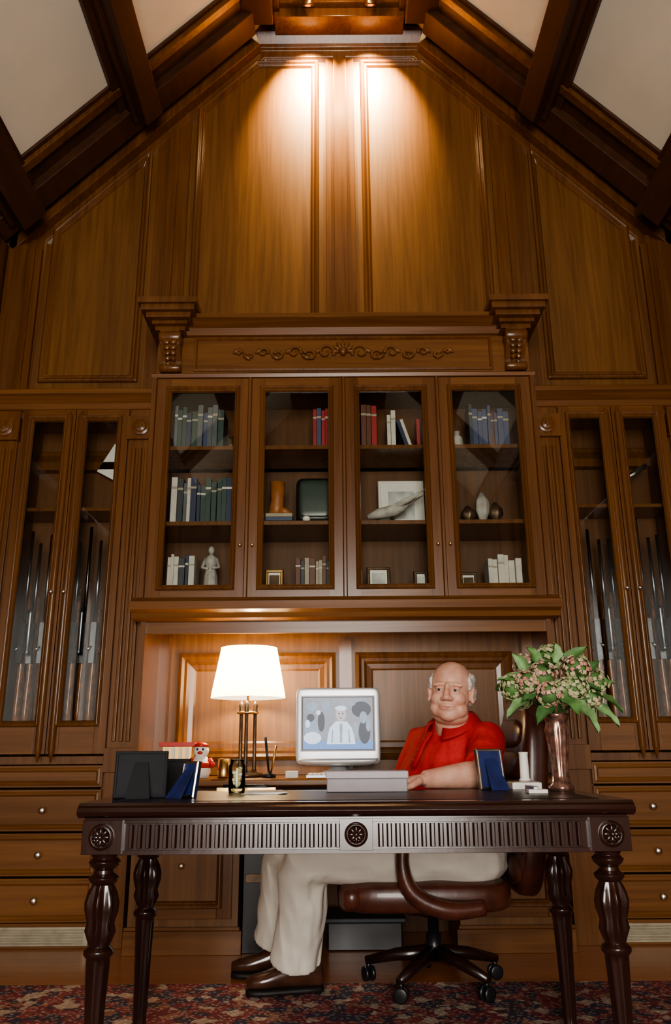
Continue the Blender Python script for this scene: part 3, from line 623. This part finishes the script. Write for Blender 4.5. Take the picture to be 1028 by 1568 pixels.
b.ell((x,y,z+.095),(.028,.028,.028),WHT); b.lathe([(.027,z+.108),(.024,z+.118),(.008,z+.126)],(x,y,0),RED,16)
for dx in (-.010,.010): b.ell((x+dx,y-.026,z+.10),(.004,.003,.005),BLK,seg=8,rings=6)
b.ell((x,y-.028,z+.088),(.010,.005,.006),RED,seg=8,rings=6)
b.tube([(x-.03,y,z+.065),(x-.048,y-.01,z+.04)],.010,RED,8); b.tube([(x+.03,y,z+.065),(x+.048,y-.01,z+.04)],.010,RED,8)
b.xf(0,Matrix.Translation((x,y,z))@Matrix.Scale(1.35,4)@Matrix.Translation((-x,-y,-z)))
b.obj('snowman_figurine')
b=MB(); b.lathe([(.035,z),(.035,z+.015),(.008,z+.02),(.008,z+.03)],(-.385,4.10,0),BLK,20)
b.tube([(-.385,4.10,z+.02),(-.405,4.10,z+.19)],[.005,.007],BLK,8); b.tube([(-.375,4.10,z+.02),(-.35,4.10,z+.15)],[.004,.006],BRS,8); b.obj('desk_pen_set')
b=MB(); b.lathe([(.03,z),(.032,z+.01),(.030,z+.09),(.028,z+.09),(.026,z+.015)],(-.60,4.06,0),BRS,20); b.obj('brass_cup')
b=MB(); b.box(.15,.36,4.06,4.12,z,z+.004,WHT); b.box(-.30,-.24,4.04,4.12,z,z+.03,WHT); b.obj('note_cards',.001)
pframe('framed_photo',-.99,-.90,4.38,ZC+.006,ZC+.13,BRS,SKY)
b=MB(); b.box(-.50,-.33,4.12,4.50,.001,.43,BLK); b.box(-.49,-.34,4.115,4.12,.30,.34,BRZ); b.obj('computer_tower',.006)
b=MB(); b.box(-.10,.25,4.15,4.40,.001,.12,BLK); b.box(-.12,.27,4.14,4.41,.12,.14,BM[1]); b.obj('storage_box',.005)
# ------------------------------------------------------------------ office chair
CL=mat('chair_leather_brown',(.085,.026,.015),.33,var=.3,scale=15,coat=.2,bump=.1)
CW=mat('chair_frame_dark',(.02,.008,.006),.3,coat=.4)
b=MB(); ccx,ccy=.33,3.47
b.ell((.28,ccy,.375),(.33,.275,.062),CL,e=.4,seg=40,rings=16)
b.ell((.0,ccy,.375),(.055,.27,.06),CL,e=.6,seg=24,rings=14)
i0=len(b.v)
b.ell((.675,ccy,.74),(.06,.26,.38),CL,e=.45,seg=36,rings=24)
for k in range(5): b.ell((.645,ccy,.46+.125*k),(.045,.22,.062),CL,e=.6,seg=28,rings=12)
b.xf(i0,R4(.10,'Y',(.64,ccy,.40)))
for sy in (-1,1):
    y=ccy+sy*.30
    b.tube([(.48,y,.35),(.34,y+.01*sy,.345),(.22,y+.01*sy,.40),(.185,y+.01*sy,.50),(.21,y+.01*sy,.60),(.30,y,.625),(.42,y,.62),(.56,y,.60),(.64,y,.54)],[.026,.034,.032,.026,.024,.022,.022,.022,.02],CL,14,sub=5)
    b.ell((.36,y,.645),(.16,.035,.024),CL,e=.6)
cby=3.53
b.lathe([(.14,.29),(.15,.30),(.14,.315)],(ccx,ccy,0),CW,20); b.lathe([(.03,.10),(.03,.20),(.022,.2),(.022,.30)],(ccx,cby,0),BLK,20)
for k in range(5):
    a=k*2*math.pi/5+.35; c,s_=math.cos(a),math.sin(a)
    b.tube([(ccx,cby,.13),(ccx+.15*c,cby+.15*s_,.115),(ccx+.28*c,cby+.28*s_,.085)],[.032,.024,.016],CW,10)
    px,py=ccx+.27*c,cby+.27*s_
    b.tube([(px,py,.085),(px,py,.05)],.009,BLK,8)
    for dd in (-.014,.014):
        i0=len(b.v); b.lathe([(.02,-.008),(.027,-.006),(.027,.006),(.02,.008)],(px,py+dd,.039),BLK,18,ax='y'); b.xf(i0,R4(a*.7,'Z',(px,py,0)))
b.obj('office_chair')
# ------------------------------------------------------------------ the man
man=bpy.data.objects.new('seated_man',None); COL.objects.link(man)
def skinmat():
    m,t,p,o=nt('skin'); mp=coords(t,(22,)*3); n=t.nodes.new('ShaderNodeTexNoise'); n.inputs['Scale'].default_value=1
    t.links.new(mp.outputs[0],n.inputs['Vector']); r=ramp(t,[(.3,(.56,.27,.19)),(.7,(.68,.41,.30))]); t.links.new(n.outputs[0],r.inputs[0])
    t.links.new(r.outputs[0],p.inputs['Base Color']); p.inputs['Roughness'].default_value=.5
    p.inputs['Subsurface Weight'].default_value=.1; p.inputs['Subsurface Radius'].default_value=(.01,.004,.002); return m
SK=skinmat(); LIP=mat('lips',(.48,.19,.15),.5); EYW=mat('eye_white',(.42,.37,.34),.3); IRI=mat('iris_brown',(.03,.018,.012),.2)
HAIR=mat('grey_hair',(.58,.55,.52),.7,var=.35,scale=90,bump=.5)
SHI=mat('red_polo_cotton',(.50,.024,.024),.85,var=.12,scale=60,bump=.1); SHD=mat('red_polo_collar',(.36,.014,.016),.85,var=.1)
TRO=mat('khaki_trousers',(.66,.62,.54),.85,var=.06,scale=14,bump=.2); SHO=mat('shoe_leather',(.06,.025,.015),.25,var=.3,coat=.5); SOL=mat('shoe_sole',(.01,.008,.007),.6)
BTN=mat('button',(.3,.02,.02),.4)
def fuse(name,b,m,vox,sm=6,post=None,matfn=None,mats=()):
    me=b.mesh(name+'_src'); o=bpy.data.objects.new(name+'_src',me); COL.objects.link(o)
    r=o.modifiers.new('r','REMESH'); r.mode='VOXEL'; r.voxel_size=vox; r.use_smooth_shade=True
    if sm: q=o.modifiers.new('s','SMOOTH'); q.iterations=sm; q.factor=.5
    bpy.context.view_layer.update(); dg=bpy.context.evaluated_depsgraph_get()
    me2=bpy.data.meshes.new_from_object(o.evaluated_get(dg)); bpy.data.objects.remove(o)
    me2.materials.clear(); me2.materials.append(m)
    for k in mats: me2.materials.append(k)
    if post:
        for v in me2.vertices: v.co=post(v.co.copy())
    for p in me2.polygons:
        p.use_smooth=True; p.material_index=0
        if matfn: p.material_index=matfn(p.center)
    me2.name=name; o=bpy.data.objects.new(name,me2); COL.objects.link(o); o.parent=man; return o
F_=Vector((-.8,-.6,0)); L_=Vector((.6,-.8,0))
b=MB()
secs=[((.43,3.46,.44),.17,.15),((.42,3.45,.50),.20,.18),((.395,3.42,.58),.215,.21),((.385,3.41,.68),.22,.215),((.395,3.40,.78),.212,.19),((.41,3.38,.87),.208,.155),((.42,3.365,.93),.188,.13),((.425,3.35,.972),.135,.105),((.426,3.335,1.0),.085,.082),((.425,3.325,1.015),.075,.075)]
b.loft([(c,L_*a,F_*d) for c,a,d in secs],SHI,32,e=.9)
shL=Vector((.53,3.22,.928)); elL=Vector((.475,3.03,.815)); wrL=Vector((.255,2.945,.800))
shR=Vector((.315,3.50,.925)); elR=Vector((.20,3.60,.69)); wrR=Vector((.06,3.42,.645))
b.tube([shL+Vector((-.06,.08,.0)),shL,shL.lerp(elL,.45),shL.lerp(elL,.85)],[.078,.08,.072,.073],SHI,20)
b.tube([shR+Vector((.06,-.08,.0)),shR,shR.lerp(elR,.5),shR.lerp(elR,.8)],[.078,.08,.068,.068],SHI,20)
def wr(co):
    q=Vector((co.x*9+co.z*5,co.y*9,co.z*16)); k=.012*noise.noise(q)
    q2=Vector((co.x*22,co.y*22,co.z*9+co.x*12)); k+=.006*noise.noise(q2)
    return co+F_*k*1.2+Vector((0,0,k*.4))
fuse('polo_shirt',b,SHI,.008,4,post=wr)
b=MB(); v=[];f=[]; N=32; base=Vector((.423,3.325,.0)); 
for j,(r_,z,out) in enumerate(((.071,1.035,0),(.078,1.044,0),(.090,1.032,0),(.112,1.000,0),(.116,.990,0))):
    for i in range(N+1):
        a=math.radians(22)+math.radians(316)*i/N
        d=F_*math.cos(a)+L_*math.sin(a); fr=max(0,math.cos(a))
        p=base+d*r_*(1+.22*fr*(j>1))+Vector((0,0,z-.040*fr-(.022*fr if j>2 else 0))); v.append(p)
for j in range(4):
    for i in range(N): f.append((j*(N+1)+i,j*(N+1)+i+1,(j+1)*(N+1)+i+1,(j+1)*(N+1)+i))
b.add(v,f,SHD,True)
pl=[Vector((.42,3.345,0))+F_*.128+Vector((0,0,.965)),Vector((.415,3.36,0))+F_*.160+Vector((0,0,.925)),Vector((.41,3.375,0))+F_*.178+Vector((0,0,.88)),Vector((.40,3.385,0))+F_*.195+Vector((0,0,.835))]
b.loft([(p,L_*.016,F_*.006) for p in pl],SHD,12,e=.5)
o=b.obj('collar',0,man); sd=o.modifiers.new('t','SOLIDIFY'); sd.thickness=.005; sd.offset=0
b=MB(); 
for k in range(3):
    p=pl[0].lerp(pl[3],.2+.3*k)+F_*(.012+.004*(k==1)); b.ell(p,(.005,.005,.005),BTN,seg=8,rings=6)
b.obj('buttons',0,man)
b=MB()
hipL=Vector((.40,3.33,.50)); knL=Vector((-.165,3.28,.515)); anL=Vector((-.215,3.45,.125))
hipR=Vector((.36,3.55,.50)); knR=Vector((-.255,3.58,.515)); anR=Vector((-.305,3.72,.14))
b.ell((.42,3.44,.50),(.20,.23,.115),TRO,e=.8)
def leg(h,k,a):
    b.tube([h,h.lerp(k,.5),h.lerp(k,.9),k+Vector((-.02,0,-.02)),k.lerp(a,.15)+Vector((-.015,0,0)),k.lerp(a,.5),k.lerp(a,.85),a],[.115,.105,.096,.096,.095,.095,.096,.102],TRO,24)
leg(hipL,knL,anL); leg(hipR,knR,anR)
def wt(co):
    q=Vector((co.x*6+co.z*3,co.y*6,co.z*7)); k=.016*noise.noise(q)
    if co.x<-.08 and co.z<.46: k+=.014*noise.noise(Vector((co.x*26+co.z*3,co.y*26,co.z*2.2)))
    else: k+=.010*noise.noise(Vector((co.x*9,co.y*14,co.z*20)))
    return co+Vector((k*.6,-k,0))
fuse('trousers',b,TRO,.008,4,post=wt)
b=MB(); b.ell((.415,3.44,.575),(.198,.212,.02),SHO,e=.8); b.obj('belt',0,man)
def shoe(b,ank,d,z0):
    d=Vector(d).normalized(); s_=Vector((-d.y,d.x,0)); Z=Vector((0,0,1)); A=Vector((ank.x,ank.y,z0))
    pr=[(-.085,.018,.03,.035),(-.07,.034,.045,.048),(-.02,.038,.055,.058),(.04,.040,.048,.048),(.09,.044,.036,.036),(.14,.048,.028,.028),(.18,.042,.024,.024),(.21,.026,.018,.018)]
    b.loft([(A+d*t+Z*(.022+h),s_*w,Z*hh) for t,w,h,hh in pr],SHO,20,e=.85)
    b.loft([(A+d*t+Z*.013,s_*(w+.004),Z*.012) for t,w,h,hh in pr],SOL,20,e=.6)
    b.tube([A+Z*.08,A+Z*.16],[.046,.042],SOL,16)
    for k in range(4): b.tube([A+d*(.035+.022*k)-s_*.02+Z*(.108-.010*k),A+d*(.035+.022*k)+s_*.02+Z*(.108-.010*k)],.003,SOL,6)
b=MB(); shoe(b,anL+Vector((.02,0,0)),(-1,-.18,0),.012); b.obj('shoe_1',0,man)
b=MB(); shoe(b,anR+Vector((.02,0,0)),(-1,-.05,0),.002); b.obj('shoe_2',0,man)
def hand(b,W,f,n,side,curl=.35):
    f=Vector(f).normalized(); n=(Vector(n)-f*Vector(n).dot(f)).normalized(); s_=f.cross(n)*side
    b.loft([(W-f*.02,s_*.028,n*.022),(W+f*.015,s_*.032,n*.019),(W+f*.05,s_*.042,n*.017),(W+f*.085,s_*.044,n*.014),(W+f*.098,s_*.040,n*.010)],SK,20,e=.85)
    for i,(L,r_) in enumerate(((.068,.0092),(.078,.0095),(.072,.009),(.056,.008))):
        p=W+f*.085+s_*(.033-.022*i); d=(f+s_*(.10-.07*i)).normalized(); pts=[p-f*.02,p]; a=0
        for sg in (.42,.32,.26):
            a+=curl; dd=d*math.cos(a)-n*math.sin(a); p=p+dd*L*sg; pts.append(p)
        b.tube(pts,[r_,r_*1.05,r_,r_*.92,r_*.7],SK,10)
        b.ell(pts[-1],r_*.75,SK,seg=8,rings=6)
    p=W+f*.02+s_*.028; d=(f*.75+s_*.6-n*.25).normalized(); q=p+d*.045; q2=q+(f*.95+s_*.15-n*.2).normalized()*.032; q3=q2+(f-n*.25).normalized()*.022
    b.tube([p,q,q2,q3],[.015,.012,.0105,.008],SK,10); b.ell(q3,.008,SK,seg=8,rings=6)
b=MB(); b.tube([shL.lerp(elL,.4),elL+Vector((.005,-.005,0)),elL.lerp(wrL,.25),elL.lerp(wrL,.6),wrL],[.052,.050,.048,.040,.030],SK,20); b.ell(elL,.05,SK)
fo=(wrL-elL).normalized(); hand(b,wrL,(fo.x,fo.y*.2,-.10),(0,0,1),-1,.14)
fuse('arm_left',b,SK,.0042,2)
b=MB(); b.tube([shR.lerp(elR,.5),elR,elR.lerp(wrR,.3),elR.lerp(wrR,.6),wrR],[.050,.048,.048,.039,.029],SK,20); b.ell(elR,.048,SK)
hand(b,wrR,(-.8,-.35,-.15),(0,0,1),1,.22)
fuse('arm_right',b,SK,.0042,2)
# head (local: face -Y, up Z)
HC=Vector((.400,3.215,1.120)); HM=Matrix.Translation(HC)@Matrix.Rotation(math.radians(-17),4,'Z')@Matrix.Rotation(math.radians(4),4,'Y')@Matrix.Diagonal((1.02,.98,.95,1))
b=MB()
E_=lambda c,r,e=1.0,R=None: b.ell(c,r,SK,e=e,R=R,seg=28,rings=18)
E_((0,.018,.03),(.079,.098,.092)); E_((0,-.012,-.03),(.072,.078,.085)); E_((0,-.024,-.080),(.060,.062,.042)); E_((0,-.050,-.100),(.032,.032,.024))
E_((0,.01,-.10),(.068,.064,.04))
for s in (-1,1):
    E_((s*.036,-.052,-.034),(.031,.030,.032)); E_((s*.044,-.034,-.072),(.027,.034,.034)); E_((s*.030,-.076,.022),(.030,.011,.009),R=Matrix.Rotation(s*.12,3,'Y'))
    E_((s*.014,-.096,-.035),(.010,.012,.009)); E_((s*.081,.014,-.008),(.010,.020,.034),R=Matrix.Rotation(s*.15,3,'Y')@Matrix.Rotation(s*.25,3,'Z')); E_((s*.084,.006,-.036),(.008,.011,.012))
E_((0,-.085,.004),(.011,.016,.026)); E_((0,-.096,-.016),(.0125,.018,.024)); E_((0,-.103,-.030),(.0155,.0155,.0135)); E_((0,-.078,-.066),(.030,.016,.018))
b.tube([(0,.03,-.06),(0,.05,-.12),(.0,.10,-.18)],[.062,.066,.070],SK,24)
def dent(co,c,sg,dp,dr=(0,1,0),cv=0):
    d=(co-Vector(c)); zz=d.z-cv*co.x*co.x; g=math.exp(-(d.x/sg[0])**2-(d.y/.04)**2-(zz/sg[1])**2); return co+Vector(dr)*g*dp
def hp(co):
    for s in (-1,1):
        co=dent(co,(s*.031,-.08,.0),(.017,.010),.008); co=dent(co,(s*.040,-.075,-.050),(.005,.018),.002)
        co=dent(co,(s*.081,0,-.005),(.01,.018),.003,(-s,0,0))
    co=dent(co,(0,-.1,-.070),(.026,.003),.0045,cv=7); co=dent(co,(0,-.095,-.086),(.02,.005),.0025)
    return HM@co
def hm(c):
    q=HM.inverted()@c
    if abs(q.x)<.025 and abs(q.z+.070-7*q.x*q.x)<.0065*(1-(abs(q.x)/.026)**2) and q.y<-.065: return 1
    return 0
fuse('head',b,SK,.0033,6,post=hp,matfn=hm,mats=(LIP,))
b=MB()
for s in (-1,1):
    c=Vector((s*.031,-.0690,.0)); b.ell(c,(.0135,.0125,.0125),EYW,seg=20,rings=14)
    b.ell(c+Vector((-.001,-.0095,.0)),(.0064,.0042,.0060),IRI,seg=14,rings=8)
    b.ell(c+Vector((0,.0005,.0078)),(.0165,.0145,.0085),SK,seg=18,rings=12); b.ell(c+Vector((0,.001,-.0092)),(.0160,.0135,.0072),SK,seg=18,rings=12)
    b.tube([c+Vector((-.018,-.006,.020)),c+Vector((0,-.013,.024)),c+Vector((.018,-.006,.020))],[.002,.0035,.002],HAIR,8)
b.xf(0,HM); b.obj('eyes',0,man)
b=MB()
for s in (-1,1):
    b.ell((s*.068,.034,.034),(.022,.060,.044),HAIR); b.ell((s*.066,.062,-.005),(.026,.040,.050),HAIR); b.ell((s*.075,-.012,.032),(.010,.018,.028),HAIR)
b.ell((0,.085,.01),(.068,.038,.066),HAIR); b.ell((0,.060,.066),(.064,.060,.052),HAIR); b.ell((0,.088,-.045),(.052,.030,.035),HAIR)
def hn(co):
    k=.0015*math.sin(co.x*420+co.z*160)+.0014*math.sin(co.z*500+co.y*300); return HM@(co+Vector((k,k*.5,k)))
fuse('hair',b,HAIR,.0038,3,post=hn)
# ------------------------------------------------------------------ gable accent lights: two spot cans under the top tie beam washing the wall
for s in (-1,1):
    e=bpy.data.objects.new('ceiling_spotlight',None); COL.objects.link(e)
    P=Vector((s*.215,4.27,5.83)); Tg=Vector((s*.215,4.6,5.40)); d=(Tg-P).normalized()
    q=d.to_track_quat('Z','Y').to_matrix().to_4x4()
    b=MB(); b.lathe([(.018,-.09),(.034,-.085),(.036,-.01),(.038,0),(.033,0),(.030,-.02)],(0,0,0),BRS,24); b.xf(0,Matrix.Translation(P)@q)
    b.tube([P-d*.08,P+Vector((0,0,.08))-d*.02,(P.x,P.y,5.957)],.007,BRS,8); b.obj('can',0,e)
    l=light('spot','SPOT',P+d*.012,560,(1,.70,.36),spot_size=math.radians(72),spot_blend=1.0,shadow_soft_size=.02)
    l.rotation_euler=d.to_track_quat('-Z','Y').to_euler(); l.parent=e
b=MB(); b.lathe([(.06,5.955),(.06,5.94),(.045,5.94),(.045,5.95)],(0,3.9,0),BRS,24); b.obj('ceiling_downlight')
light('ceiling_lamp','POINT',(0,3.9,5.84),8,(1,.68,.34),shadow_soft_size=.04)
def area(name,loc,rot,sx,sy,p,c):
    o=light(name,'AREA',loc,p,c,shape='RECTANGLE',size=sx,size_y=sy); o.rotation_euler=rot; return o
area('window_daylight',(0,-2.95,(WZ0+WZ1)/2),(math.radians(90),0,0),2*WX-.1,WZ1-WZ0-.05,245,(1.0,.95,.88))
W=bpy.data.worlds.new('sky'); S.world=W; W.use_nodes=True; t=W.node_tree; t.nodes.clear()
o=t.nodes.new('ShaderNodeOutputWorld'); bg=t.nodes.new('ShaderNodeBackground'); sk=t.nodes.new('ShaderNodeTexSky'); sk.sky_type='HOSEK_WILKIE'
t.links.new(sk.outputs[0],bg.inputs[0]); bg.inputs[1].default_value=.6; t.links.new(bg.outputs[0],o.inputs[0])
# ------------------------------------------------------------------ camera
c=bpy.data.cameras.new('camera'); co=bpy.data.objects.new('camera',c); COL.objects.link(co)
c.sensor_fit='HORIZONTAL'; c.sensor_width=24; c.lens=24*1220/1028; c.clip_start=.05
co.matrix_world=Matrix.Translation((-.05,0,.90))@Matrix.Rotation(math.radians(90+16.65),4,'X')@Matrix.Rotation(math.radians(-.4),4,'Z')
S.camera=co
S.view_settings.view_transform='AgX'; S.view_settings.look='AgX - Medium High Contrast'; S.view_settings.exposure=.5
